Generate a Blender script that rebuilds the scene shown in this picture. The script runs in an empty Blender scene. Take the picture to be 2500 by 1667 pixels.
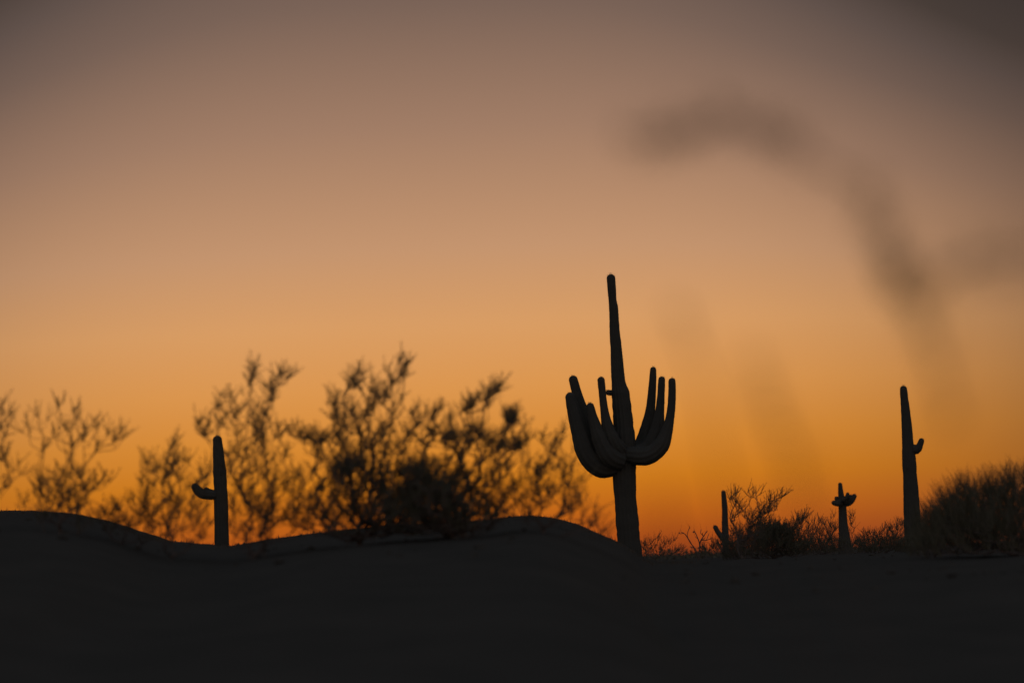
import bpy, math, random
import numpy as np
from mathutils import Vector, Matrix

sc = bpy.context.scene
C = sc.collection

# ------------------------------------------------------------------ camera
CAM = Vector((0.0, 0.0, 1.6))
LENS, SENSOR = 85.0, 36.0
PW, PH = 2500.0, 1667.0
F = PW * LENS / SENSOR                      # focal length in photo pixels
PITCH, ROLL = math.radians(5.26), math.radians(-2.2)
cam_data = bpy.data.cameras.new('camera')
cam = bpy.data.objects.new('camera', cam_data)
C.objects.link(cam)
RM = Matrix.Rotation(math.pi / 2 + PITCH, 4, 'X') @ Matrix.Rotation(ROLL, 4, 'Z')
cam.matrix_world = Matrix.Translation(CAM) @ RM
cam_data.lens = LENS
cam_data.sensor_width = SENSOR
cam_data.clip_start = 0.1
cam_data.clip_end = 9000
cam_data.dof.use_dof = True
cam_data.dof.focus_distance = 76.0
cam_data.dof.aperture_fstop = 0.85
sc.camera = cam
R3 = RM.to_3x3()

# ------------------------------------------------------------------ world: dusk sky
EXPO = 2.5
GAIN = 0.1 * 2 ** EXPO
world = bpy.data.worlds.new('World')
sc.world = world
world.use_nodes = True
nt = world.node_tree
bg = nt.nodes['Background']
bg.inputs['Strength'].default_value = 0.1

def s2l(c):
    c = c / 255.0
    return c / 12.92 if c <= 0.04045 else ((c + 0.055) / 1.055) ** 2.4

def mth(op, a, b=None, clamp=False):
    n = nt.nodes.new('ShaderNodeMath'); n.operation = op; n.use_clamp = clamp
    for i, v in enumerate((a, b)):
        if v is None: continue
        if isinstance(v, (int, float)): n.inputs[i].default_value = v
        else: nt.links.new(v, n.inputs[i])
    return n.outputs[0]

def ramp(fac, stops, top):
    n = nt.nodes.new('ShaderNodeValToRGB')
    cr = n.color_ramp
    cr.interpolation = 'LINEAR'
    while len(cr.elements) < len(stops): cr.elements.new(0.5)
    for e, (p, c) in zip(cr.elements, stops):
        e.position = p / top
        e.color = (*[s2l(v) / GAIN for v in c], 1)
    nt.links.new(fac, n.inputs[0])
    return n.outputs[0]

SUN_AZ = -1.9                               # the sun has set a little left of the tall saguaro
tc = nt.nodes.new('ShaderNodeTexCoord')
sx = nt.nodes.new('ShaderNodeSeparateXYZ')
nt.links.new(tc.outputs['Generated'], sx.inputs[0])
elev = mth('MAXIMUM', mth('MULTIPLY', mth('ARCSINE', sx.outputs['Z']), 57.29578), 0.0)
az = mth('MULTIPLY', mth('ARCTAN2', sx.outputs['X'], sx.outputs['Y']), 57.29578)
d2 = mth('POWER', mth('ABSOLUTE', mth('SUBTRACT', az, SUN_AZ)), 2.0)
arch = mth('ADD', elev, mth('MULTIPLY', mth('POWER', elev, 3.0), mth('MULTIPLY', mth('POWER', d2, 1.5), 1.3e-6)))   # twilight arch, steepened to put the lens's corner darkening into the sky colour
glow = ramp(mth('DIVIDE', arch, 45.0, True), [
    (0.0, (142, 58, 26)), (0.5, (168, 76, 24)), (1.1, (190, 98, 24)), (2.0, (207, 123, 28)),
    (3.0, (216, 138, 52)), (4.2, (220, 150, 78)), (5.7, (217, 157, 100)), (7.5, (197, 149, 111)),
    (10.4, (161, 125, 102)), (13.3, (122, 99, 87)), (15.2, (100, 84, 77)), (17.2, (74, 63, 57)),
    (21.0, (56, 49, 47)), (30.0, (53, 49, 50)), (45.0, (56, 56, 62))], 45.0)
amb = ramp(mth('DIVIDE', elev, 90.0, True), [
    (0.0, (94, 62, 42)), (5.0, (84, 62, 48)), (12.0, (66, 56, 52)), (22.0, (58, 53, 53)), (45.0, (56, 56, 61)), (90.0, (55, 57, 63))], 90.0)
g = mth('POWER', 2.718281828, mth('MULTIPLY', mth('POWER', d2, 2.0), -1.0 / 15.5 ** 4))
mx = nt.nodes.new('ShaderNodeMix'); mx.data_type = 'RGBA'
# unseen sky opposite the sunset, brightened to lift the camera-facing sides
back = mth('MULTIPLY', mth('SUBTRACT', 1.0, mth('COSINE', mth('MULTIPLY', mth('SUBTRACT', az, SUN_AZ), 0.01745329))), 0.7)
vs = nt.nodes.new('ShaderNodeVectorMath'); vs.operation = 'SCALE'
nt.links.new(amb, vs.inputs[0]); nt.links.new(mth('ADD', 1.0, back), vs.inputs['Scale'])
nt.links.new(g, mx.inputs[0]); nt.links.new(vs.outputs[0], mx.inputs[6]); nt.links.new(glow, mx.inputs[7])
nt.links.new(mx.outputs[2], bg.inputs['Color'])

sc.view_settings.view_transform = 'Standard'
sc.view_settings.look = 'None'
sc.view_settings.exposure = EXPO
sc.view_settings.gamma = 1
sc.view_settings.use_curve_mapping = False
sc.render.engine = 'CYCLES'
sc.cycles.use_denoising = True
sc.cycles.use_adaptive_sampling = False
sc.cycles.max_bounces = 4

# ------------------------------------------------------------------ helpers
def P(px, py, y):
    """point at world depth y seen at photo pixel px, py"""
    d = R3 @ Vector(((px - PW / 2) / F, -(py - PH / 2) / F, -1.0))
    return CAM + d * (y / d.y)

def material(name, cols, scale, rough=0.85, bump=0.0, spec=0.2):
    m = bpy.data.materials.new(name); m.use_nodes = True
    t = m.node_tree; b = t.nodes['Principled BSDF']
    b.inputs['Roughness'].default_value = rough
    b.inputs['Specular IOR Level'].default_value = spec
    co = t.nodes.new('ShaderNodeTexCoord')
    no = t.nodes.new('ShaderNodeTexNoise'); no.inputs['Scale'].default_value = scale; no.inputs['Detail'].default_value = 6
    r = t.nodes.new('ShaderNodeValToRGB')
    r.color_ramp.elements[0].position = 0.3; r.color_ramp.elements[1].position = 0.7
    for e, c in zip(r.color_ramp.elements, cols): e.color = (*c, 1)
    t.links.new(co.outputs['Object'], no.inputs['Vector'])
    t.links.new(no.outputs[0], r.inputs[0])
    t.links.new(r.outputs[0], b.inputs['Base Color'])
    if bump:
        bm = t.nodes.new('ShaderNodeBump'); bm.inputs['Strength'].default_value = bump
        t.links.new(no.outputs[0], bm.inputs['Height']); t.links.new(bm.outputs[0], b.inputs['Normal'])
    return m

M_GROUND = material('desert_soil', ((0.104, 0.112, 0.102), (0.128, 0.134, 0.121)), 1.3, 0.95, 0.1, 0.0)
M_SKIN = material('cactus_skin', ((0.108, 0.128, 0.123), (0.124, 0.144, 0.136)), 5.0, 0.9, 0.05, 0.05)
M_SPINE = material('cactus_spine', ((0.26, 0.25, 0.23), (0.34, 0.32, 0.28)), 9.0)
M_BARK = material('shrub_bark', ((0.17, 0.16, 0.15), (0.25, 0.235, 0.215)), 12.0)
M_LEAF = material('creosote_leaf', ((0.15, 0.17, 0.125), (0.21, 0.225, 0.165)), 9.0, 0.6)
M_GREENTWIG = material('green_twig', ((0.15, 0.17, 0.125), (0.21, 0.225, 0.165)), 9.0, 0.7)
M_GRASS = material('dry_grass_blade', ((0.14, 0.13, 0.10), (0.20, 0.185, 0.14)), 9.0)

def mesh_obj(name, verts, faces, mat, parent=None, smooth=False):
    me = bpy.data.meshes.new(name)
    me.from_pydata([tuple(v) for v in verts], [], faces)
    if smooth: me.polygons.foreach_set('use_smooth', [True] * len(me.polygons))
    me.materials.append(mat)
    o = bpy.data.objects.new(name, me); C.objects.link(o)
    if parent is not None:
        o.parent = parent
        me.transform(Matrix.Translation(-parent.location))
    return o

def thing(name, label, cat, loc, group=None):
    o = bpy.data.objects.new(name, None); C.objects.link(o)
    o.location = loc; o.empty_display_size = 0.3
    o['label'] = label; o['category'] = cat
    if group: o['group'] = group
    return o

# ------------------------------------------------------------------ terrain
_rs = np.random.RandomState(7)
_tab = _rs.rand(256, 256)
def vnoise(x, y):
    x = np.asarray(x, float); y = np.asarray(y, float)
    xi = np.floor(x).astype(int); yi = np.floor(y).astype(int)
    fx = x - xi; fy = y - yi
    fx = fx * fx * (3 - 2 * fx); fy = fy * fy * (3 - 2 * fy)
    a = _tab[xi % 256, yi % 256]; b = _tab[(xi + 1) % 256, yi % 256]
    c = _tab[xi % 256, (yi + 1) % 256]; d = _tab[(xi + 1) % 256, (yi + 1) % 256]
    return (a * (1 - fx) + b * fx) * (1 - fy) + (c * (1 - fx) + d * fx) * fy - 0.5

def sstep(a, b, x):
    t = np.clip((np.asarray(x, float) - a) / (b - a), 0, 1)
    return t * t * (3 - 2 * t)

RIDGE_Y = 62.0
prof = [(-900, 1560), (-500, 1380), (-200, 1275), (-60, 1252), (0, 1248), (90, 1251), (180, 1256), (268, 1277), (325, 1301), (375, 1320),
        (440, 1324), (520, 1331), (566, 1335), (612, 1325), (670, 1315), (760, 1304), (860, 1291), (1000, 1281), (1120, 1273),
        (1190, 1270), (1240, 1262), (1285, 1258), (1326, 1260), (1357, 1266), (1398, 1278), (1444, 1297),
        (1490, 1313), (1530, 1333), (1566, 1360), (1640, 1420), (1740, 1480), (1900, 1530), (2300, 1540)]
_pp = [P(a, b, RIDGE_Y) for a, b in prof]
_rx = np.linspace(-40, 25, 1301)
_rz = np.interp(_rx, [p.x for p in _pp], [p.z for p in _pp])
_k = np.exp(-0.5 * (np.arange(-20, 21) / 5.0) ** 2); _k /= _k.sum()
_rz = np.convolve(np.pad(_rz, 20, 'edge'), _k, 'valid')

PLAIN = 1.48
def height(x, y):
    """a gentle rise up to the mounds' crest, then a plain a little below eye level"""
    x = np.asarray(x, float); y = np.asarray(y, float)
    H = np.maximum(np.interp(x * RIDGE_Y / np.clip(y, 20, RIDGE_Y), _rx, _rz), PLAIN)     # the flank fans out towards the crest
    t = np.clip(y / RIDGE_Y, 0, 1)
    front = 1.6 + (H - 1.6) * t - 1.6 * (1 - t) ** 3.4 - 0.2 * t * (1 - t)
    s = 1 - sstep(RIDGE_Y + 0.5, 88 + 6 * vnoise(x * 0.1, x * 0 + 9.1), y)
    z = np.where(y < RIDGE_Y, front, PLAIN + (H - PLAIN) * s)
    z = z + 0.75 * sstep(120, 420, y) + 1.2 * sstep(400, 2500, y)
    z = z + 0.9 * vnoise(x * 0.02 + 40, y * 0.02 + 11) * sstep(100, 320, y)
    det = 0.16 * vnoise(x * 0.7, y * 0.7) + 0.08 * vnoise(x * 1.9 + 7, y * 1.9 + 5) + 0.05 * vnoise(x * 4.3, y * 4.3 + 31)
    z = z + det * (0.42 + 0.1 * sstep(35, 60, y) + 0.2 * sstep(75, 120, y))
    return z

def gz(x, y): return float(height(np.array([x]), np.array([y]))[0])

def axis(dense_a, dense_b, step, lo, hi, grow=1.12):
    mid = list(np.arange(dense_a, dense_b + 1e-6, step))
    up, d = [], step
    v = mid[-1]
    while v < hi: d *= grow; v += d; up.append(v)
    dn, d = [], step
    v = mid[0]
    while v > lo: d *= grow; v -= d; dn.append(v)
    return np.array(dn[::-1] + mid + up)
gx = axis(-24, 24, 0.14, -3500, 3500, 1.10)
gy = axis(30, 72, 0.22, -3000, 5200, 1.10)
GX, GY = np.meshgrid(gx, gy)
GZ = height(GX, GY)
nx, ny = len(gx), len(gy)
V = np.stack([GX, GY, GZ], -1).reshape(-1, 3)
idx = np.arange(nx * ny).reshape(ny, nx)
Q = np.stack([idx[:-1, :-1], idx[:-1, 1:], idx[1:, 1:], idx[1:, :-1]], -1).reshape(-1, 4)
me = bpy.data.meshes.new('ground')
me.vertices.add(len(V)); me.vertices.foreach_set('co', V.ravel())
me.loops.add(Q.size); me.loops.foreach_set('vertex_index', Q.ravel())
me.polygons.add(len(Q)); me.polygons.foreach_set('loop_start', np.arange(0, Q.size, 4))
me.polygons.foreach_set('use_smooth', np.ones(len(Q), bool))
me.update(calc_edges=True); me.validate()
me.materials.append(M_GROUND)
ground = bpy.data.objects.new('ground', me); C.objects.link(ground)
ground['kind'] = 'structure'

# ------------------------------------------------------------------ saguaros
def catmull(pts, n):
    out = []
    q = [pts[0] * 2 - pts[1]] + pts + [pts[-1] * 2 - pts[-2]]
    for i in range(len(pts) - 1):
        p0, p1, p2, p3 = q[i], q[i + 1], q[i + 2], q[i + 3]
        for j in range(n):
            t = j / n
            out.append(0.5 * (2 * p1 + (p2 - p0) * t + (2 * p0 - 5 * p1 + 4 * p2 - p3) * t * t + (3 * p1 - p0 - 3 * p2 + p3) * t ** 3))
    out.append(pts[-1])
    return out

def column(path, radii, ribs, rng, spines, step=0.09, amp=0.10, tip=True):
    """ribbed cactus limb along path; the last ring closes in a dome"""
    n = 14
    pv = catmull([Vector((*p, r)) if False else Vector(p) for p in path], n)
    rv = [v.x for v in catmull([Vector((r, 0, 0)) for r in radii], n)]
    L = [0.0]
    for a, b in zip(pv, pv[1:]): L.append(L[-1] + (b - a).length)
    total = L[-1]
    cnt = max(6, int(total / step))
    rings = []
    k = 0
    for i in range(cnt + 1):
        s = total * i / cnt
        while k < len(L) - 2 and L[k + 1] < s: k += 1
        t = (s - L[k]) / max(1e-6, L[k + 1] - L[k])
        rings.append((pv[k].lerp(pv[k + 1], t), rv[k] * (1 - t) + rv[k + 1] * t))
    # dome
    d_end = (rings[-1][0] - rings[-2][0]).normalized()
    base, R = rings[-1]
    for a in (0.25, 0.5, 0.75, 1.0, 1.2, 1.38, 1.5):
        rings.append((base + d_end * (R * 0.95 * math.sin(a)), R * math.cos(a)))
    # frames
    tang = []
    for i in range(len(rings)):
        a = rings[max(0, i - 1)][0]; b = rings[min(len(rings) - 1, i + 1)][0]
        tang.append((b - a).normalized())
    u = tang[0].orthogonal().normalized()
    seg = 4
    m = ribs * seg
    shape = [1.0, 0.97, 1 - amp, 0.97]
    ph = rng.random() * 6.28
    verts, faces = [], []
    lump = [1 + 0.09 * (rng.random() - 0.5) for _ in rings]
    wav = [rng.random() * 6.28 for _ in range(4)]
    for i, (c, r) in enumerate(rings):
        t = tang[i]
        u = (u - t * u.dot(t)).normalized()
        w = t.cross(u)
        s = i * step
        rr = r * (0.5 * (lump[i] + lump[max(0, i - 1)]) + 0.018 * math.sin(s * 2.1 + wav[0]) + 0.014 * math.sin(s * 5.3 + wav[1]))
        for j in range(m):
            th = ph + 2 * math.pi * j / m + 0.05 * math.sin(s * 0.8 + wav[2])
            q = rr * shape[j % seg]
            pnt = c + (u * math.cos(th) + w * math.sin(th)) * q
            verts.append(pnt)
            if j % seg == 0 and i % 1 == 0 and q > 0.02:
                out = (u * math.cos(th) + w * math.sin(th))
                for _ in range(3):
                    dr = (out + Vector((rng.uniform(-1, 1), rng.uniform(-1, 1), rng.uniform(-1, 1))) * 0.8).normalized()
                    sd = dr.cross(t)
                    if sd.length < 1e-3: continue
                    sd = sd.normalized() * 0.004
                    b0 = pnt - out * 0.004 + t * rng.uniform(-0.5, 0.5) * step
                    spines.append((b0 + sd, b0 - sd, b0 + dr * rng.uniform(0.025, 0.065)))
    nr = len(rings)
    for i in range(nr - 1):
        for j in range(m):
            j2 = (j + 1) % m
            faces.append((i * m + j, i * m + j2, (i + 1) * m + j2, (i + 1) * m + j))
    faces.append(tuple(range(m))[::-1])
    faces.append(tuple((nr - 1) * m + j for j in range(m)))
    return verts, faces

def saguaro(label, Y, trunk, arms, ribs, seed, lean_to_ground=True, group='saguaros on the skyline'):
    """trunk: (px, py, half width px) from the bottom up; arms: list of lists of (px, py, half width, depth offset m)"""
    rng = random.Random(seed)
    pts = [P(a, b, Y) for a, b, _ in trunk]
    rad = [w * Y / F for _, _, w in trunk]
    # continue down to the soil
    d = (pts[0] - pts[1]); d = d / max(0.3, -d.z)
    bx = pts[0]
    for _ in range(4):
        zg = gz(bx.x, bx.y) - 0.25
        bx = pts[0] + d * (pts[0].z - zg)
    mid = pts[0].lerp(bx, 0.5)
    pts = [bx, mid] + pts; rad = [rad[0] * 0.98, rad[0] * 1.02] + rad
    root = thing('saguaro_cactus', label, 'cactus', (bx.x, bx.y, gz(bx.x, bx.y)), group)
    spines = []
    v, f = column(pts, rad, ribs, rng, spines)
    mesh_obj('trunk', v, f, M_SKIN, root, True)
    for a in arms:
        ap = [P(x, y, Y + dy) for x, y, w, dy in a]; ar = [w * Y / F for x, y, w, dy in a]
        ns = max(8, int(ribs * 0.7))
        v, f = column(ap, ar, ns, rng, spines, step=0.07)
        mesh_obj('arm', v, f, M_SKIN, root, True)
    sv, sf = [], []
    for t in spines:
        k = len(sv); sv += t; sf.append((k, k + 1, k + 2))
    o = mesh_obj('spines', sv, sf, M_SPINE, root)
    o['kind'] = 'stuff'
    return root

# the tall many-armed one, in focus
saguaro('tallest saguaro with upright clusters of arms on both sides of its high spire', 76.0, [
    (1537, 1345, 30), (1534, 1306, 28.5), (1530, 1255, 28.5), (1526, 1204, 28), (1524, 1150, 28), (1524, 1090, 28), (1522, 1038, 25.5),
    (1518, 991, 23.5), (1514.5, 958, 21.5), (1511, 940, 18.5), (1508.5, 917, 16.5), (1506, 879, 15), (1504, 847, 14.2), (1501, 815, 13),
    (1499.5, 783, 11.8), (1498, 752, 11.6), (1495.5, 733, 10.3), (1493.5, 705, 10.4), (1491.6, 679, 10.3)],
    [[(1516, 1126, 26, 0), (1472, 1140, 27, -0.15), (1436, 1110, 27, -0.2), (1418, 1060, 23, -0.2), (1403, 1010, 17.5, -0.2), (1392.5, 969, 12.2, -0.2)],
     [(1516, 1118, 26, 0.1), (1470, 1118, 28, 0.35), (1444, 1075, 25, 0.45), (1425, 1015, 17.5, 0.45), (1410.5, 968, 12.5, 0.45), (1399.5, 927, 11, 0.45)],
     [(1516, 1125, 25, -0.3), (1488, 1112, 26, -0.5), (1464, 1068, 20, -0.55), (1450, 1028, 13, -0.55), (1441, 992, 9.6, -0.55)],
     [(1518, 1105, 20, -0.2), (1500, 1085, 20, -0.5), (1483, 1040, 14, -0.55), (1474, 990, 9.8, -0.55), (1467.5, 928, 8.8, -0.55)],
     [(1503, 957, 7, 0.0), (1493, 959, 7, 0.0), (1485, 958, 6, -0.1)],
     [(1530, 1110, 22, 0.2), (1566, 1090, 22, 0.5), (1580, 1048, 18, 0.55), (1588, 1000, 12.2, 0.55), (1593, 940, 9.6, 0.55), (1594.8, 903, 7.8, 0.55)],
     [(1530, 1110, 22, 0), (1578, 1100, 23, 0.1), (1602, 1058, 19, 0.1), (1610, 1010, 12, 0.1), (1613.8, 965, 9.4, 0.1), (1615.6, 927, 8.6, 0.1)],
     [(1532, 1110, 22, -0.2), (1580, 1112, 23, -0.45), (1613, 1088, 21, -0.5), (1630, 1045, 13.5, -0.5), (1638.5, 1000, 10, -0.5), (1641, 955, 9.2, -0.5), (1640.6, 931, 8.8, -0.5)]],
    16, 11)
# left one in the dip between the mounds
saguaro('short saguaro with one knobbed arm on its left, in the dip between the mounds', 70.0, [
    (541.5, 1325, 17.5), (541, 1290, 17.3), (540, 1240, 17.3), (539, 1200, 17.2), (537, 1160, 16.5), (535, 1130, 15), (532.5, 1095, 13), (530.8, 1074, 11.2)],
    [[(534, 1208, 11.5, 0), (514, 1208, 12, -0.1), (497, 1206, 12.5, -0.15), (484, 1198, 12, -0.15), (476.5, 1188, 9.5, -0.15)],
     [(524, 1207, 11, 0.1), (512, 1204, 11, 0.1), (504, 1197, 8, 0.1)]],
    13, 12)
# right tall one
saguaro('slender tall saguaro with a single small arm high on its right', 88.0, [
    (2227, 1285, 20), (2226, 1250, 19.4), (2224, 1200, 18.2), (2221, 1150, 17.4), (2218.5, 1110, 16.2), (2216, 1078, 14), (2214, 1043, 12.8),
    (2210, 995, 10.8), (2207.5, 970, 9.8), (2205.8, 950, 8.8)],
    [[(2224, 1094, 11, 0), (2234, 1097, 12, -0.05), (2241, 1095, 10, -0.08), (2246, 1085, 8, -0.1), (2249.5, 1076, 6.8, -0.1)],
     [(2228, 1096, 10, 0.15), (2237, 1098, 10.5, 0.2), (2240, 1093, 9, 0.2)]],
    14, 13)
# small ones, further off
saguaro('small thin saguaro with one arm pointing up and left near its base', 104.0, [
    (1771.5, 1335, 8.8), (1771, 1306, 8.5), (1770, 1280, 8), (1769.5, 1243, 7), (1767.5, 1215, 6), (1766.3, 1202, 5.4)],
    [[(1770, 1318, 6.5, 0), (1760, 1308, 7, -0.1), (1752, 1297, 6.6, -0.1), (1746.5, 1287, 6, -0.1)]],
    12, 14)
saguaro('small saguaro with short fingerlike arms crowded round its crown, between the low bushes', 104.0, [
    (2063, 1340, 16.5), (2061, 1306, 14), (2058.5, 1280, 11.5), (2057, 1243, 10.5), (2055, 1220, 8.2), (2052.5, 1200, 6.4), (2051.2, 1183, 5.2)],
    [[(2056, 1227, 8, -0.1), (2046, 1228, 8, -0.3), (2039, 1228, 7, -0.3), (2036, 1227, 6, -0.3)],
     [(2055, 1224, 8, 0.2), (2048, 1222, 8, 0.3), (2043, 1217, 6, 0.3)],
     [(2058, 1228, 8, 0.1), (2071, 1227, 8.2, 0.3), (2080, 1220, 7.6, 0.35), (2085.5, 1211, 6.2, 0.35)],
     [(2062, 1226, 7, -0.2), (2073, 1219, 6.6, -0.3), (2077, 1212, 5.4, -0.3)],
     [(2058, 1221, 5.5, -0.4), (2067, 1213, 5.2, -0.5), (2069.5, 1206, 4.6, -0.5)]],
    12, 15)

# ------------------------------------------------------------------ shrubs
class Shrub:
    """grows branches from roots to target points, then hangs sprays of leaves on the tips"""
    def __init__(self, Y, seed, tip_r=0.004):
        self.Y = Y; self.rng = random.Random(seed); self.tip_r = tip_r
        self.pos = []; self.par = []; self.plen = []
        self.lv, self.lf = [], []          # foliage
        self.tips = []
    def add(self, p, par):
        self.pos.append(Vector(p)); self.par.append(par)
        self.plen.append(0 if par < 0 else self.plen[par] + (self.pos[-1] - self.pos[par]).length)
        return len(self.pos) - 1
    def line(self, pts, par, step=0.08, wob=0.012):
        cur = par
        prev = self.pos[par]
        for p in pts:
            n = max(1, int((p - prev).length / step))
            a = prev.copy()
            for i in range(1, n + 1):
                q = a.lerp(p, i / n)
                if i < n: q += Vector([self.rng.uniform(-wob, wob) for _ in range(3)])
                cur = self.add(q, cur)
            prev = p
        return cur
    def grow(self, targets, bf=0.35, sag=0.10):
        root = self.pos[0]
        targets = sorted(targets, key=lambda t: (t[0] - root).length)
        P_ = np.array([list(p) for p in self.pos]); L_ = np.array(self.plen)
        for t, dens in targets:
            d = np.linalg.norm(P_ - np.array(t), axis=1)
            pen = np.maximum(0, P_[:, 2] - t.z + 0.05) * 1.5
            k = int(np.argmin(d + bf * L_ + pen))
            a = self.pos[k]
            mid = a.lerp(t, 0.5) + Vector((self.rng.uniform(-1, 1) * 0.08, self.rng.uniform(-1, 1) * 0.08, -sag * (t - a).length))
            n0 = len(self.pos)
            pts = catmull([a, mid, t], 3)[1:]
            e = self.line(pts, k, step=0.1, wob=0.01)
            new = self.pos[n0:]
            P_ = np.vstack([P_, np.array([list(p) for p in new])]); L_ = np.append(L_, self.plen[n0:])
            self.tips.append((e, dens))
    def leaf(self, p, ax, l, w):
        r = self.rng
        sd = ax.cross(Vector((r.uniform(-1, 1), r.uniform(-1, 1), r.uniform(-1, 1))))
        if sd.length < 1e-4: return
        sd = sd.normalized() * w * 0.5
        k = len(self.lv)
        self.lv += [p, p + ax * l * 0.5 + sd, p + ax * l, p + ax * l * 0.5 - sd]
        self.lf.append((k, k + 1, k + 2, k + 3))
    def twig(self, p, d, L, leaf, every, leaves=2):
        """thin leafy shoot, returned as part of the foliage mesh"""
        r = self.rng
        n = max(2, int(L / every))
        q = p.copy(); dd = d.normalized()
        w0 = self.tip_r
        prev = None
        for i in range(n + 1):
            dd = (dd + Vector((r.uniform(-1, 1), r.uniform(-1, 1), r.uniform(-0.6, 1.0))) * 0.10).normalized()
            sd = dd.cross(Vector((0.3, 1, 0.1))).normalized()
            w = w0 * (1 - 0.6 * i / n)
            k = len(self.lv)
            self.lv += [q + sd * w, q - sd * w]
            if prev is not None: self.lf.append((prev, prev + 1, k + 1, k))
            prev = k
            if leaf > 0:
                for _ in range(leaves):
                    ax = (dd * 0.7 + Vector((r.uniform(-1, 1), r.uniform(-1, 1), r.uniform(-0.7, 1))) * 0.9).normalized()
                    self.leaf(q, ax, leaf * r.uniform(0.7, 1.3), leaf * r.uniform(0.45, 0.7))
            q = q + dd * (L / n)
    def sprays(self, L=(0.12, 0.3), n=(3, 6), leaf=0.02, every=0.025, up=0.7, spread=0.7, leaves=2, lean=(0.1, 0, 0)):
        r = self.rng
        for e, dens in self.tips:
            a = self.pos[self.par[e]] if self.par[e] >= 0 else self.pos[e]
            d0 = (self.pos[e] - a).normalized() * 0.5 + Vector((0, 0, up)) + Vector(lean)
            for _ in range(max(1, int(round(r.randint(*n) * dens)))):
                d = d0 + Vector((r.uniform(-1, 1), r.uniform(-1, 1), r.uniform(-0.6, 0.6))) * spread
                self.twig(self.pos[e], d, r.uniform(*L), leaf, every, leaves)
    def branches(self, sides=5, rmax=0.03, r0=0.0032, ex=0.42):
        n = len(self.pos)
        cnt = [0] * n
        child = [0] * n
        for i in range(n - 1, -1, -1):
            if child[i] == 0: cnt[i] = max(cnt[i], 1)
            p = self.par[i]
            if p >= 0: cnt[p] += cnt[i]; child[p] += 1
        rad = [min(rmax, r0 * c ** ex) for c in cnt]
        v, f = [], []
        for i in range(n):
            p = self.par[i]
            if p < 0: continue
            a, b = self.pos[p], self.pos[i]
            t = (b - a)
            if t.length < 1e-5: continue
            t = t.normalized(); u = t.orthogonal().normalized(); w = t.cross(u)
            ra, rb = min(rad[p], rad[i] * 1.35), rad[i]
            k = len(v)
            for c, rr in ((a, ra), (b + t * rb * 0.3, rb)):
                for j in range(sides):
                    th = 2 * math.pi * j / sides
                    v.append(c + (u * math.cos(th) + w * math.sin(th)) * rr)
            for j in range(sides):
                j2 = (j + 1) % sides
                f.append((k + j, k + j2, k + sides + j2, k + sides + j))
        return v, f
    def build(self, name, label, cat, base, group, leafmat=None, **kw):
        root = thing(name, label, cat, base, group)
        v, f = self.branches(**kw)
        mesh_obj('branches', v, f, M_BARK, root)
        if self.lf:
            o = mesh_obj('foliage', self.lv, self.lf, leafmat or M_LEAF, root)
            o['kind'] = 'stuff'
        return root

def shrub_px(Y, root_px, label, clusters, seed, fills=(), guides=(), depth=0.45, name='creosote_bush', cat='bush', group='bushes behind the mounds',
             leafmat=None, spray={}, br={}, bf=0.35, sag=0.10, drop=12):
    """clusters: (px, py, radius px, count); fills: ellipses (px, py, rx, ry, count); guides: main stems as pixel polylines"""
    s = Shrub(Y, seed)
    r = s.rng
    b = P(root_px, 1400, Y)
    base = Vector((b.x, Y, gz(b.x, Y)))
    k0 = s.add(base - Vector((0, 0, 0.1)), -1)
    k0 = s.add(base + Vector((0, 0, 0.05)), k0)
    for gpts in guides:
        off = r.uniform(-depth, depth) * 0.5
        pts = [P(x, y, Y + off * (i + 1) / len(gpts)) for i, (x, y) in enumerate(gpts)]
        s.line(catmull([s.pos[k0]] + pts, 4)[1:], k0, step=0.12, wob=0.015)
    T = []
    for c in clusters:
        x, y, rad, n = c[:4]; dn = c[4] if len(c) > 4 else 1.0
        for _ in range(n):
            T.append((P(r.gauss(x - drop * 0.3, rad * 0.6), r.gauss(y + drop, rad * 0.6), Y + r.gauss(0, depth)), dn))
    for (x, y, rx, ry, n) in fills:
        for _ in range(int(n * 1.3)):
            for _try in range(40):                     # leafy clumps with open gaps between them
                a, q = r.random() * 6.283, math.sqrt(r.random())
                cx, cy = x + rx * q * math.cos(a), y + ry * q * math.sin(a)
                if float(vnoise(cx / 38.0 + seed, cy / 34.0)) + float(vnoise(cx / 15.0, cy / 15.0 + seed)) * 0.5 > -0.04 or ry <= 45: break
            T.append((P(cx, cy, Y + r.gauss(0, depth * 1.3)), 0.8))
    T = [t for t in T if t[0].z > gz(t[0].x, t[0].y) + 0.05]
    s.grow(T, bf, sag)
    s.sprays(**spray)
    return s.build(name, label, cat, base, group, leafmat, **br)

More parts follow.
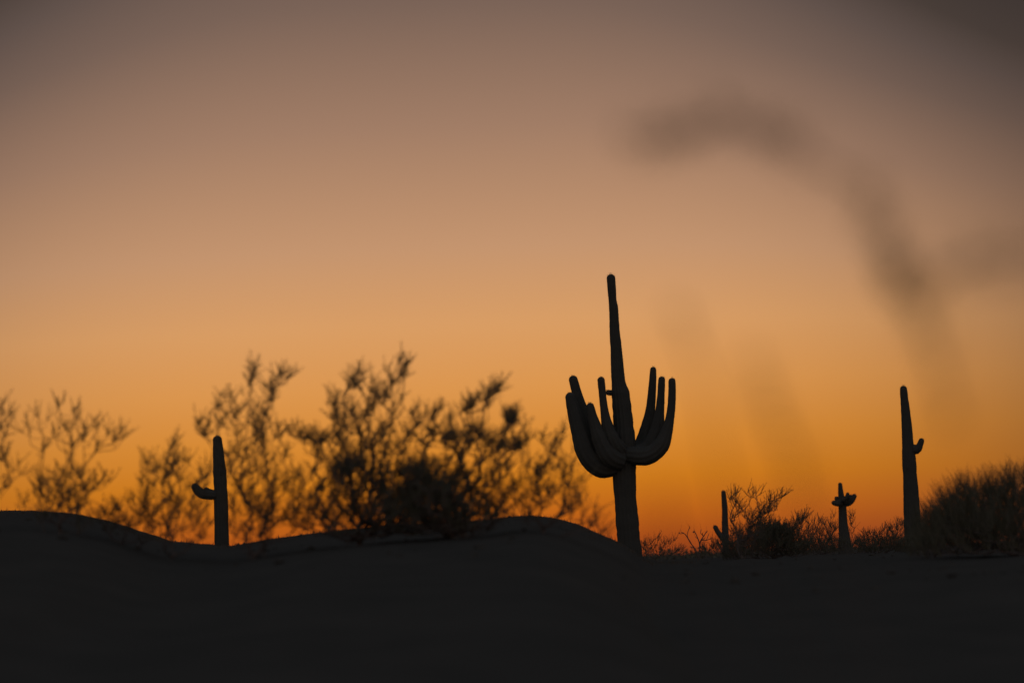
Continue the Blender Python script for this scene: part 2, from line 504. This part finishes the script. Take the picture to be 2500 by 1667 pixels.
CREO = dict(L=(0.07, 0.24), n=(2, 4), leaf=0.021, every=0.023, up=0.6, spread=0.85, lean=(0.22, 0, 0))
YB = 30.0
GB = 'blurred creosote bushes by the mounds'
shrub_px(YB, -40, 'blurred creosote bush cut off by the left edge of the picture', [
    (8, 985, 14, 3), (30, 1005, 14, 3), (8, 1030, 14, 4), (12, 1060, 12, 3), (-30, 1010, 30, 6), (15, 1106, 10, 3), (35, 1135, 14, 3), (-20, 1120, 30, 6), (55, 1150, 10, 2),
    (10, 1180, 20, 2), (-30, 1200, 40, 6)], 21, spray=CREO, group=GB)
shrub_px(YB, 150, 'blurred open creosote bush on the crest of the left mound, second from the left edge', [
    (92, 1010, 12, 4), (78, 1041, 9, 2), (60, 1042, 6, 1), (151, 972, 10, 4), (191, 995, 12, 5), (151, 1045, 14, 5), (172, 1040, 9, 2), (207, 1062, 10, 4), (205, 1036, 8, 2),
    (245, 1030, 12, 4), (298, 1045, 12, 4), (280, 1062, 12, 3), (262, 1050, 8, 2), (107, 1083, 10, 3), (176, 1083, 10, 3), (240, 1090, 12, 2),
    (100, 1175, 12, 5), (120, 1165, 12, 4), (153, 1144, 12, 5), (191, 1160, 14, 7), (205, 1180, 12, 5), (264, 1167, 12, 3), (240, 1170, 10, 2), (165, 1195, 20, 7), (191, 1232, 14, 6), (95, 1200, 14, 4),
    (130, 1215, 30, 10), (175, 1215, 22, 10), (200, 1255, 25, 10), (110, 1240, 25, 8), (60, 1225, 25, 5)], 22,
    fills=[(160, 1190, 80, 70, 26)],
    guides=[[(185, 1330), (190, 1230), (178, 1130), (174, 1060), (185, 1010)], [(120, 1330), (95, 1220), (104, 1130), (108, 1080), (92, 1020)]],
    spray=CREO, group=GB)
shrub_px(31.0, 300, 'low blurred creosote bush rising behind the slope of the left mound', [
    (245, 1255, 12, 5), (268, 1250, 12, 5), (291, 1235, 10, 6), (292, 1262, 10, 4), (325, 1213, 8, 3), (356, 1225, 9, 4), (340, 1258, 14, 6), (375, 1259, 12, 6), (320, 1280, 16, 5),
    (400, 1280, 16, 5), (360, 1290, 18, 5), (268, 1275, 12, 3), (340, 1240, 10, 3), (385, 1235, 8, 2)], 23, depth=0.3, fills=[(320, 1270, 90, 40, 24)], spray=CREO, group=GB)
shrub_px(YB, 420, 'blurred pointed creosote bush directly left of the short saguaro', [
    (360, 1125, 14, 6), (380, 1138, 12, 5), (425, 1075, 9, 4), (423, 1095, 8, 3), (417, 1125, 14, 7), (455, 1118, 9, 4), (406, 1163, 14, 7), (352, 1167, 10, 4), (360, 1190, 10, 3), (415, 1200, 14, 6),
    (440, 1215, 12, 5), (436, 1160, 12, 4), (500, 1150, 12, 5), (478, 1170, 12, 3), (430, 1250, 30, 9), (380, 1200, 20, 4), (470, 1260, 25, 8), (500, 1290, 25, 8), (490, 1230, 18, 7), (430, 1290, 40, 10)], 24,
    fills=[(430, 1210, 80, 90, 30)],
    guides=[[(425, 1420), (420, 1280), (414, 1180), (424, 1090)]], spray=CREO, group=GB)
shrub_px(YB, 620, 'blurred tall creosote bush with loose upright sprays just right of the short saguaro', [
    (494, 1030, 9, 5), (508, 1032, 8, 3), (500, 1052, 8, 4), (536, 984, 10, 5), (564, 961, 9, 5), (582, 1007, 12, 6), (540, 1026, 12, 5), (560, 1000, 10, 3), (618, 890, 8, 4), (622, 905, 8, 3), (612, 932, 9, 4),
    (658, 945, 10, 5), (672, 915, 8, 4), (690, 905, 8, 5), (702, 915, 6, 3), (668, 965, 9, 4), (650, 935, 7, 2), (590, 1045, 10, 3), (635, 1030, 12, 8), (628, 1055, 12, 7), (645, 1015, 8, 4), (640, 1085, 12, 6),
    (655, 1110, 10, 5), (685, 1060, 8, 6), (690, 1040, 7, 3), (559, 1098, 10, 3), (560, 1130, 12, 3), (662, 1167, 14, 7), (610, 1150, 14, 4), (620, 1190, 16, 6), (665, 1200, 14, 6), (650, 1060, 14, 3),
    (590, 1100, 14, 4), (606, 1215, 14, 5), (580, 1180, 14, 4), (570, 1240, 18, 5), (640, 1240, 25, 10), (590, 1280, 22, 6), (680, 1270, 25, 9), (720, 1240, 18, 6), (700, 1180, 14, 5), (690, 1110, 12, 3)], 25,
    fills=[(630, 1190, 110, 120, 60), (640, 1280, 130, 50, 34), (590, 1020, 70, 60, 10)],
    guides=[[(640, 1420), (650, 1250), (650, 1150), (640, 1060), (650, 1000), (672, 920)], [(600, 1400), (615, 1290), (590, 1200), (600, 1080), (615, 940), (620, 900)]],
    spray=CREO, group=GB)
shrub_px(YB, 880, 'blurred tallest creosote bush with a branch reaching above all the others, centre left', [
    (715, 1050, 9, 5), (740, 1058, 10, 6), (762, 1058, 10, 9), (780, 1070, 10, 6), (776, 1090, 8, 4), (790, 1110, 8, 3), (818, 955, 7, 4), (815, 975, 8, 4), (822, 1000, 9, 5), (812, 1008, 7, 3), (838, 1020, 10, 5),
    (868, 919, 10, 8), (882, 903, 7, 4), (876, 935, 10, 5), (852, 935, 10, 4), (918, 949, 9, 7), (912, 925, 6, 2), (975, 877, 8, 4), (994, 888, 8, 6), (984, 908, 9, 5), (956, 926, 7, 4), (947, 890, 6, 2), (944, 961, 9, 6), (930, 968, 8, 4),
    (906, 984, 10, 6), (983, 961, 8, 3), (895, 1005, 9, 5), (929, 1049, 14, 9), (845, 1076, 12, 7), (880, 1040, 14, 6), (830, 1050, 12, 5), (960, 1000, 10, 3), (865, 1000, 12, 5), (905, 1075, 12, 6), (950, 1085, 14, 6),
    (849, 1140, 22, 26, 1.3), (825, 1160, 18, 14), (870, 1130, 18, 12), (880, 1100, 14, 7), (905, 1150, 18, 12), (820, 1200, 16, 9), (780, 1180, 14, 7), (765, 1200, 14, 6), (800, 1235, 18, 9),
    (940, 1180, 25, 20), (960, 1220, 30, 24), (1000, 1250, 40, 28), (900, 1260, 35, 18), (860, 1240, 25, 10), (770, 1240, 20, 8), (750, 1160, 14, 5), (730, 1200, 18, 6), (740, 1270, 22, 9), (810, 1275, 30, 12), (930, 1110, 14, 6), (975, 1140, 15, 8)], 26,
    fills=[(870, 1150, 150, 130, 70), (960, 1210, 120, 70, 70), (860, 1270, 170, 40, 80), (1000, 1268, 160, 40, 90), (850, 1150, 45, 40, 40), (900, 1225, 90, 44, 60), (890, 1010, 90, 80, 20)],
    guides=[[(870, 1420), (860, 1250), (858, 1130), (880, 1070), (905, 1010), (922, 950), (955, 925), (985, 885)],
            [(860, 1400), (835, 1250), (800, 1130), (772, 1060), (745, 1055)],
            [(900, 1400), (920, 1240), (960, 1110), (1000, 1050)]], spray=CREO, br=dict(rmax=0.035, r0=0.0042), group=GB)
shrub_px(YB, 1110, 'blurred dense black-hearted creosote bush with a slanting top branch', [
    (1029, 999, 10, 5), (1010, 1005, 8, 3), (1067, 1007, 11, 9), (1075, 990, 8, 3), (1100, 1010, 8, 2), (1021, 1030, 12, 6), (1059, 1049, 12, 9), (998, 1049, 12, 7), (985, 1085, 12, 6), (1030, 1078, 14, 8), (1155, 972, 9, 9), (1148, 985, 8, 4),
    (1184, 965, 7, 5), (1196, 957, 8, 7), (1215, 943, 9, 8), (1222, 935, 6, 2), (1136, 999, 9, 5), (1190, 985, 9, 2), (1205, 1076, 12, 9), (1185, 1070, 10, 6), (1228, 1083, 9, 9), (1097, 1060, 12, 8), (1140, 1055, 12, 8), (1120, 1062, 12, 6), (1160, 1035, 10, 3),
    (1251, 1014, 12, 16, 1.3), (1245, 1030, 10, 8), (1262, 1005, 8, 4), (1266, 1083, 12, 12), (1285, 1060, 10, 5), (1280, 1035, 8, 2), (1230, 1050, 10, 4), (1128, 1105, 11, 7), (1136, 1155, 14, 9), (1100, 1110, 12, 5), (1080, 1130, 14, 9),
    (1021, 1156, 26, 16), (1052, 1164, 30, 18), (1078, 1190, 40, 40, 1.2), (1095, 1215, 40, 26), (1045, 1215, 44, 30), (983, 1202, 24, 20), (1010, 1230, 30, 26), (1100, 1165, 18, 14), (1140, 1180, 15, 8), (1130, 1215, 14, 7),
    (1212, 1164, 16, 7), (1193, 1215, 18, 14), (1231, 1200, 16, 10), (1170, 1225, 20, 10), (1210, 1240, 22, 10), (1100, 1260, 40, 26), (1160, 1265, 25, 8), (1240, 1130, 14, 4), (1170, 1120, 14, 4), (1190, 1150, 12, 3)], 27,
    fills=[(1080, 1180, 120, 110, 80), (1190, 1160, 90, 110, 44), (1090, 1262, 150, 35, 100), (1060, 1200, 95, 70, 60), (1000, 1225, 90, 44, 50), (1020, 1155, 40, 30, 16), (1130, 1225, 70, 44, 30), (1120, 1060, 120, 50, 20)],
    guides=[[(1100, 1420), (1060, 1280), (1010, 1150), (1020, 1090), (1060, 1060), (1110, 1058), (1140, 1050)],
            [(1120, 1420), (1130, 1250), (1130, 1120), (1150, 1040), (1185, 990), (1210, 945)],
            [(1130, 1400), (1170, 1240), (1205, 1120), (1250, 1020)]], spray=CREO, br=dict(rmax=0.035, r0=0.0042), group=GB)
shrub_px(YB, 1330, 'blurred wispy creosote bush leaning right against the tall saguaro', [
    (1270, 1076, 11, 5), (1360, 1065, 9, 6), (1350, 1085, 8, 4), (1377, 1046, 7, 3), (1336, 1068, 12, 3), (1330, 1055, 12, 2), (1314, 1138, 10, 6), (1316, 1155, 9, 5), (1395, 1133, 10, 7), (1375, 1158, 8, 6), (1390, 1170, 12, 5), (1321, 1184, 14, 8), (1335, 1178, 10, 4),
    (1403, 1191, 10, 4), (1345, 1200, 16, 5), (1440, 1189, 10, 2), (1377, 1232, 14, 8), (1395, 1238, 12, 4), (1464, 1230, 8, 2), (1449, 1258, 12, 6), (1440, 1275, 12, 3), (1482, 1291, 8, 4), (1275, 1230, 14, 6), (1290, 1130, 14, 4), (1300, 1200, 20, 6), (1262, 1180, 16, 5),
    (1350, 1130, 16, 4), (1410, 1215, 14, 3), (1430, 1240, 12, 2), (1300, 1240, 20, 4), (1370, 1190, 12, 3), (1465, 1270, 12, 2), (1425, 1165, 14, 2), (1340, 1110, 10, 3), (1290, 1170, 12, 3)], 28,
    fills=[(1350, 1170, 100, 90, 34), (1310, 1240, 80, 40, 16)],
    guides=[[(1290, 1420), (1275, 1290), (1310, 1225), (1345, 1205), (1355, 1160), (1375, 1130)], [(1280, 1420), (1290, 1250), (1320, 1130), (1345, 1080), (1375, 1048)]],
    spray=dict(CREO, n=(1, 3)), group=GB)

# right-hand shrubs
GR = 'scrub right of the tall saguaro'
FINE = dict(L=(0.14, 0.34), n=(3, 5), leaf=0.022, every=0.03, up=0.6, spread=0.7, lean=(0.15, 0, 0))
shrub_px(82.0, 1605, 'low scrubby bush at the foot of the tall saguaro on its right', [
    (1572, 1325, 8, 6), (1585, 1322, 8, 5), (1603, 1312, 6, 4), (1600, 1328, 10, 6), (1620, 1327, 8, 6), (1632, 1320, 6, 4), (1646, 1315, 5, 3), (1650, 1335, 8, 6), (1610, 1340, 25, 14), (1580, 1340, 14, 8), (1668, 1342, 8, 6)], 31,
    depth=0.6, spray=FINE, drop=7, group=GR)
s = dict(L=(0.12, 0.3), n=(1, 2), leaf=0.0, every=0.06, up=0.6, spread=0.8)
shrub_px(86.0, 1706, 'leafless forked shrub with thin bare twigs, left of the small thin saguaro', [
    (1661, 1297, 1, 1), (1683, 1282, 1, 1), (1668, 1300, 1, 1), (1676, 1305, 1, 1), (1694, 1294, 1, 1), (1700, 1308, 1, 1), (1712, 1290, 1, 1), (1727, 1294, 1, 1), (1722, 1310, 1, 1), (1730, 1303, 2, 1), (1738, 1308, 3, 1), (1716, 1300, 1, 1)], 32,
    guides=[[(1706, 1362), (1696, 1338), (1686, 1325), (1674, 1305), (1663, 1298)], [(1707, 1362), (1708, 1338), (1710, 1322), (1720, 1305), (1727, 1296)], [(1707, 1362), (1708, 1330), (1703, 1312), (1695, 1295)],
            [(1690, 1330), (1678, 1308), (1682, 1290)]],
    depth=0.15, spray=s, drop=2, name='bare_shrub', cat='bush', group=GR, br=dict(r0=0.012, rmax=0.035, ex=0.4))
shrub_px(92.0, 1740, 'low round bush between the leafless shrub and the small thin saguaro', [
    (1722, 1335, 8, 8), (1740, 1328, 9, 10), (1752, 1338, 8, 8), (1732, 1347, 14, 12), (1712, 1348, 8, 5), (1738, 1316, 6, 2)], 33, depth=0.5, spray=FINE, drop=7, group=GR)
shrub_px(58.0, 1815, 'wispy open creosote bush just right of the small thin saguaro', [
    (1796, 1203, 6, 4), (1788, 1212, 6, 4), (1800, 1216, 6, 3), (1786, 1220, 5, 2), (1812, 1230, 6, 6), (1808, 1238, 5, 3), (1830, 1200, 3, 1), (1828, 1196, 3, 1), (1846, 1200, 5, 3), (1838, 1208, 4, 2), (1856, 1196, 4, 2), (1883, 1212, 7, 5), (1900, 1210, 6, 4), (1912, 1205, 5, 4),
    (1880, 1222, 6, 3), (1878, 1236, 8, 8), (1900, 1231, 6, 4), (1868, 1246, 6, 5), (1856, 1247, 5, 5), (1857, 1258, 7, 6), (1794, 1258, 6, 3), (1786, 1262, 4, 2), (1824, 1255, 6, 4), (1832, 1272, 9, 9), (1840, 1262, 7, 5), (1852, 1272, 8, 8), (1866, 1272, 7, 5), (1880, 1265, 8, 2),
    (1820, 1290, 9, 8), (1838, 1290, 12, 8), (1800, 1300, 10, 6), (1790, 1290, 8, 4), (1860, 1295, 14, 10), (1803, 1228, 6, 2), (1850, 1230, 6, 1)], 34,
    guides=[[(1812, 1400), (1806, 1300), (1804, 1265), (1797, 1240), (1795, 1212)], [(1818, 1400), (1824, 1275), (1830, 1245), (1828, 1200)], [(1822, 1400), (1850, 1290), (1868, 1248), (1900, 1215)]],
    depth=0.4, spray=dict(FINE, n=(2, 4)), drop=7, group=GR, br=dict(r0=0.0055, rmax=0.03))
shrub_px(60.0, 1890, 'dense dark mounded bush right of the wispy creosote', [
    (1863, 1300, 14, 16), (1880, 1288, 12, 22), (1895, 1284, 12, 26), (1912, 1282, 10, 22), (1925, 1290, 10, 16), (1900, 1305, 22, 40), (1930, 1310, 18, 20), (1870, 1320, 20, 24), (1910, 1330, 30, 40), (1850, 1335, 25, 24), (1960, 1325, 20, 14), (1945, 1330, 20, 14),
    (1952, 1263, 6, 7), (1962, 1256, 6, 6), (1969, 1248, 5, 5), (1943, 1274, 7, 6), (1934, 1284, 6, 5), (1815, 1330, 22, 22), (1790, 1330, 14, 14), (1780, 1345, 12, 12)], 35,
    fills=[(1890, 1320, 80, 36, 70), (1870, 1340, 130, 24, 150), (1830, 1325, 60, 25, 50), (1920, 1318, 70, 26, 60)], depth=0.6, spray=dict(FINE, n=(3, 5), leaf=0.026), group=GR, drop=16)
shrub_px(78.0, 2010, 'rounded twiggy bush left of the finger-armed saguaro', [
    (1982, 1272, 8, 6), (1998, 1268, 8, 6), (2014, 1270, 7, 5), (2030, 1280, 7, 6), (1975, 1290, 10, 6), (1992, 1292, 12, 8), (2012, 1294, 12, 10), (2032, 1296, 9, 9), (2040, 1285, 6, 5), (1985, 1312, 14, 10), (2008, 1318, 16, 20), (2030, 1316, 14, 18), (2000, 1332, 34, 40), (2040, 1330, 20, 22), (1965, 1328, 18, 16), (2037, 1258, 5, 2)], 36,
    fills=[(2000, 1335, 70, 18, 110)], depth=0.6, spray=FINE, drop=7, group=GR)
shrub_px(80.0, 2090, 'thin sparse bush peeking out right behind the finger-armed saguaro', [
    (2080, 1253, 4, 3), (2085, 1253, 4, 3), (2076, 1262, 5, 3), (2081, 1271, 5, 4), (2086, 1285, 6, 3), (2078, 1295, 6, 4), (2090, 1340, 10, 12), (2080, 1330, 7, 8), (2100, 1342, 10, 10)], 37, depth=0.3, spray=dict(FINE, n=(2, 3)), drop=7, group=GR)
shrub_px(74.0, 2140, 'spreading low bush between the finger-armed saguaro and the slender tall one', [
    (2100, 1318, 8, 5), (2112, 1304, 8, 7), (2124, 1300, 7, 6), (2138, 1304, 8, 6), (2150, 1298, 8, 6), (2165, 1292, 8, 6), (2178, 1287, 8, 7), (2192, 1282, 7, 7), (2202, 1274, 6, 6), (2110, 1330, 14, 10), (2135, 1322, 14, 12), (2160, 1315, 14, 14), (2185, 1308, 14, 16), (2120, 1345, 24, 40), (2160, 1338, 26, 50), (2195, 1330, 22, 44), (2230, 1325, 30, 40)], 38,
    fills=[(2160, 1333, 90, 18, 140)], depth=0.6, spray=FINE, drop=7, group=GR)
NEED = dict(L=(0.2, 0.5), n=(3, 6), leaf=0.013, every=0.05, up=0.85, spread=0.5, leaves=1, lean=(-0.18, 0, 0))
shrub_px(40.0, 2285, 'low brushy shrub between the slender tall saguaro and the bushy dome', [
    (2254, 1255, 8, 6), (2262, 1268, 10, 6), (2256, 1285, 12, 8), (2283, 1240, 8, 9), (2292, 1230, 8, 6), (2300, 1245, 12, 10), (2275, 1258, 10, 9), (2280, 1280, 16, 14), (2305, 1268, 18, 18), (2265, 1305, 20, 18), (2300, 1300, 26, 30), (2330, 1290, 20, 20), (2290, 1335, 60, 60)], 39,
    depth=0.4, spray=NEED, group=GR, leafmat=M_GREENTWIG, drop=34)
shrub_px(38.0, 2490, 'large brushy dome shaped bush with fine upright twigs at the right edge', [
    (2308, 1215, 10, 8), (2322, 1195, 9, 8), (2338, 1185, 9, 9), (2355, 1178, 9, 9), (2370, 1168, 9, 10), (2388, 1172, 9, 10), (2402, 1174, 9, 8), (2418, 1168, 8, 7), (2432, 1158, 8, 9), (2448, 1165, 8, 8), (2465, 1160, 8, 8), (2480, 1148, 8, 12), (2496, 1152, 8, 8), (2520, 1150, 20, 12),
    (2330, 1225, 18, 14), (2360, 1215, 16, 20), (2385, 1210, 16, 24), (2415, 1205, 16, 18), (2445, 1200, 16, 20), (2475, 1195, 16, 24), (2500, 1200, 20, 20), (2350, 1250, 24, 26), (2390, 1250, 26, 50), (2430, 1245, 26, 50), (2470, 1240, 28, 55), (2540, 1220, 40, 40)], 40,
    fills=[(2460, 1300, 160, 80, 230), (2370, 1310, 80, 50, 90), (2500, 1230, 100, 60, 40), (2430, 1345, 220, 45, 190), (2380, 1325, 140, 45, 170)], depth=0.7, spray=NEED, group=GR, leafmat=M_GREENTWIG, bf=0.2, sag=0.0, drop=42)

# ------------------------------------------------------------------ far scrub on the plain, too far to tell apart
rng = random.Random(50)
fv, ff = [], []
for _ in range(900):
    y = rng.uniform(120, 480); x = rng.uniform(-0.26, 0.30) * y
    zb = gz(x, y); hgt = rng.uniform(0.4, 1.2); wd = rng.uniform(0.6, 1.6)
    for _ in range(26):
        a = rng.random() * 6.28; q = math.sqrt(rng.random()) * wd
        p = Vector((x + q * math.cos(a), y + q * math.sin(a), zb + hgt * (1 - (q / wd) ** 2 * 0.6) * rng.random()))
        s_ = rng.uniform(0.08, 0.2)
        k = len(fv)
        for _ in range(3): fv.append(p + Vector((rng.uniform(-1, 1), rng.uniform(-1, 1), rng.uniform(-1, 1.4))) * s_)
        ff.append((k, k + 1, k + 2))
o = mesh_obj('distant_scrub', fv, ff, M_LEAF)
o['kind'] = 'stuff'

# dry grass on the mounds
gv, gf = [], []
for _ in range(1400):
    y = rng.uniform(46, 66); x = rng.uniform(-17, 4)
    z0 = gz(x, y)
    for _ in range(rng.randint(2, 5)):
        b = Vector((x + rng.gauss(0, 0.04), y + rng.gauss(0, 0.04), 0)); b.z = z0 - 0.01
        h_ = rng.uniform(0.03, 0.09) if rng.random() < 0.8 else rng.uniform(0.09, 0.16)
        t = b + Vector((rng.gauss(0, 0.03), rng.gauss(0, 0.03), h_))
        k = len(gv); gv += [b + Vector((0.006, 0, 0)), b - Vector((0.006, 0, 0)), t]; gf.append((k, k + 1, k + 2))
o = mesh_obj('dry_grass', gv, gf, M_GRASS)
o['kind'] = 'stuff'

# stones lying on the mounds
sv, sf = [], []
OCT = [(0, 2, 4), (2, 1, 4), (1, 3, 4), (3, 0, 4), (2, 0, 5), (1, 2, 5), (3, 1, 5), (0, 3, 5)]
for _ in range(420):
    y = rng.uniform(24, 66); x = rng.uniform(-0.24, 0.24) * y
    r_ = min(0.07, 0.016 / max(0.12, rng.random()))
    c = Vector((x, y, gz(x, y) + r_ * 0.15)); k = len(sv)
    for d in ((1, 0, 0), (-1, 0, 0), (0, 1, 0), (0, -1, 0), (0, 0, 0.7), (0, 0, -0.7)):
        sv.append(c + Vector(d) * r_ * rng.uniform(0.6, 1.2) + Vector((rng.uniform(-1, 1), rng.uniform(-1, 1), rng.uniform(-1, 1))) * r_ * 0.25)
    sf += [tuple(k + i for i in t) for t in OCT]
o = mesh_obj('stones', sv, sf, M_GROUND)
o['kind'] = 'stuff'

# ------------------------------------------------------------------ foreground shrub, close to the lens and far out of focus
YF = 3.8
fs = Shrub(YF, 61, tip_r=0.003)
b = P(2760, 1400, YF)
fbase = Vector((b.x, YF, gz(b.x, YF)))
r0 = fs.add(fbase - Vector((0, 0, 0.1)), -1); r0 = fs.add(fbase + Vector((0, 0, 0.05)), r0)
def fline(pts, start, dy=0.0):
    return fs.line(catmull([fs.pos[start]] + [P(x, y, YF + dy) for x, y in pts], 6)[1:], start, step=0.05, wob=0.004)
def nearest(px, py):
    t = P(px, py, YF)
    return min(range(len(fs.pos)), key=lambda i: (fs.pos[i] - t).length)
fline([(2790, 1900), (2740, 1100), (2620, 700), (2480, 622), (2350, 650), (2240, 720), (2195, 690), (2170, 600), (2112, 470), (2030, 415), (1930, 365), (1820, 300), (1720, 310), (1620, 335), (1510, 335)], r0)
fline([(2230, 740), (2264, 803), (2295, 900), (2325, 1020)], nearest(2205, 705))
fline([(2420, 2300), (2080, 1480), (1965, 1230), (1925, 1100), (1885, 1000), (1830, 860)], r0, 0.0)
fline([(2350, 2300), (1850, 1400), (1760, 1150), (1735, 1000), (1700, 880), (1650, 745)], r0, 0.1)
fline([(2250, 2300), (1720, 1500), (1640, 1340), (1612, 1180)], r0, 0.05)
r = fs.rng
def strip(pts, n, half, leaf=0.0138):
    q = [Vector((x, y, 0)) for x, y in pts]
    c = catmull(q, 10) if len(q) > 1 else q
    for _ in range(n):
        k = r.randrange(len(c) - 1); m = c[k].lerp(c[k + 1], r.random())
        p = P(m.x + r.gauss(0, half), m.y + r.gauss(0, half), YF + r.gauss(0, 0.05))
        ax = Vector((r.uniform(-1, 1), r.uniform(-1, 1) * 0.6, r.uniform(-1, 1))).normalized()
        fs.leaf(p, ax, leaf * r.uniform(0.7, 1.4), leaf * r.uniform(0.45, 0.8))
strip([(2112, 464), (2175, 607), (2205, 710)], 160, 22)
strip([(2170, 600), (2205, 710)], 40, 22)
strip([(2200, 700), (2264, 803)], 40, 24)
strip([(2264, 803), (2295, 900), (2330, 1040)], 46, 22)
strip([(2230, 690), (2340, 650), (2440, 622), (2560, 610)], 130, 36)
strip([(1530, 335), (1620, 335), (1700, 310), (1790, 292)], 150, 28)
strip([(1770, 285), (1860, 310), (1930, 360)], 85, 26)
strip([(1900, 345), (2000, 400), (2112, 464)], 44, 30)
strip([(1650, 745), (1700, 880)], 14, 20)
strip([(1840, 880), (1890, 1010), (1930, 1100), (1965, 1230)], 60, 16)
strip([(1612, 1200), (1640, 1340)], 14, 14)
fs.build('foreground_shrub', 'very blurred leafy branch arching close to the lens across the upper right sky', 'shrub', fbase, None, r0=0.003, rmax=0.008, ex=0.3, sides=6)
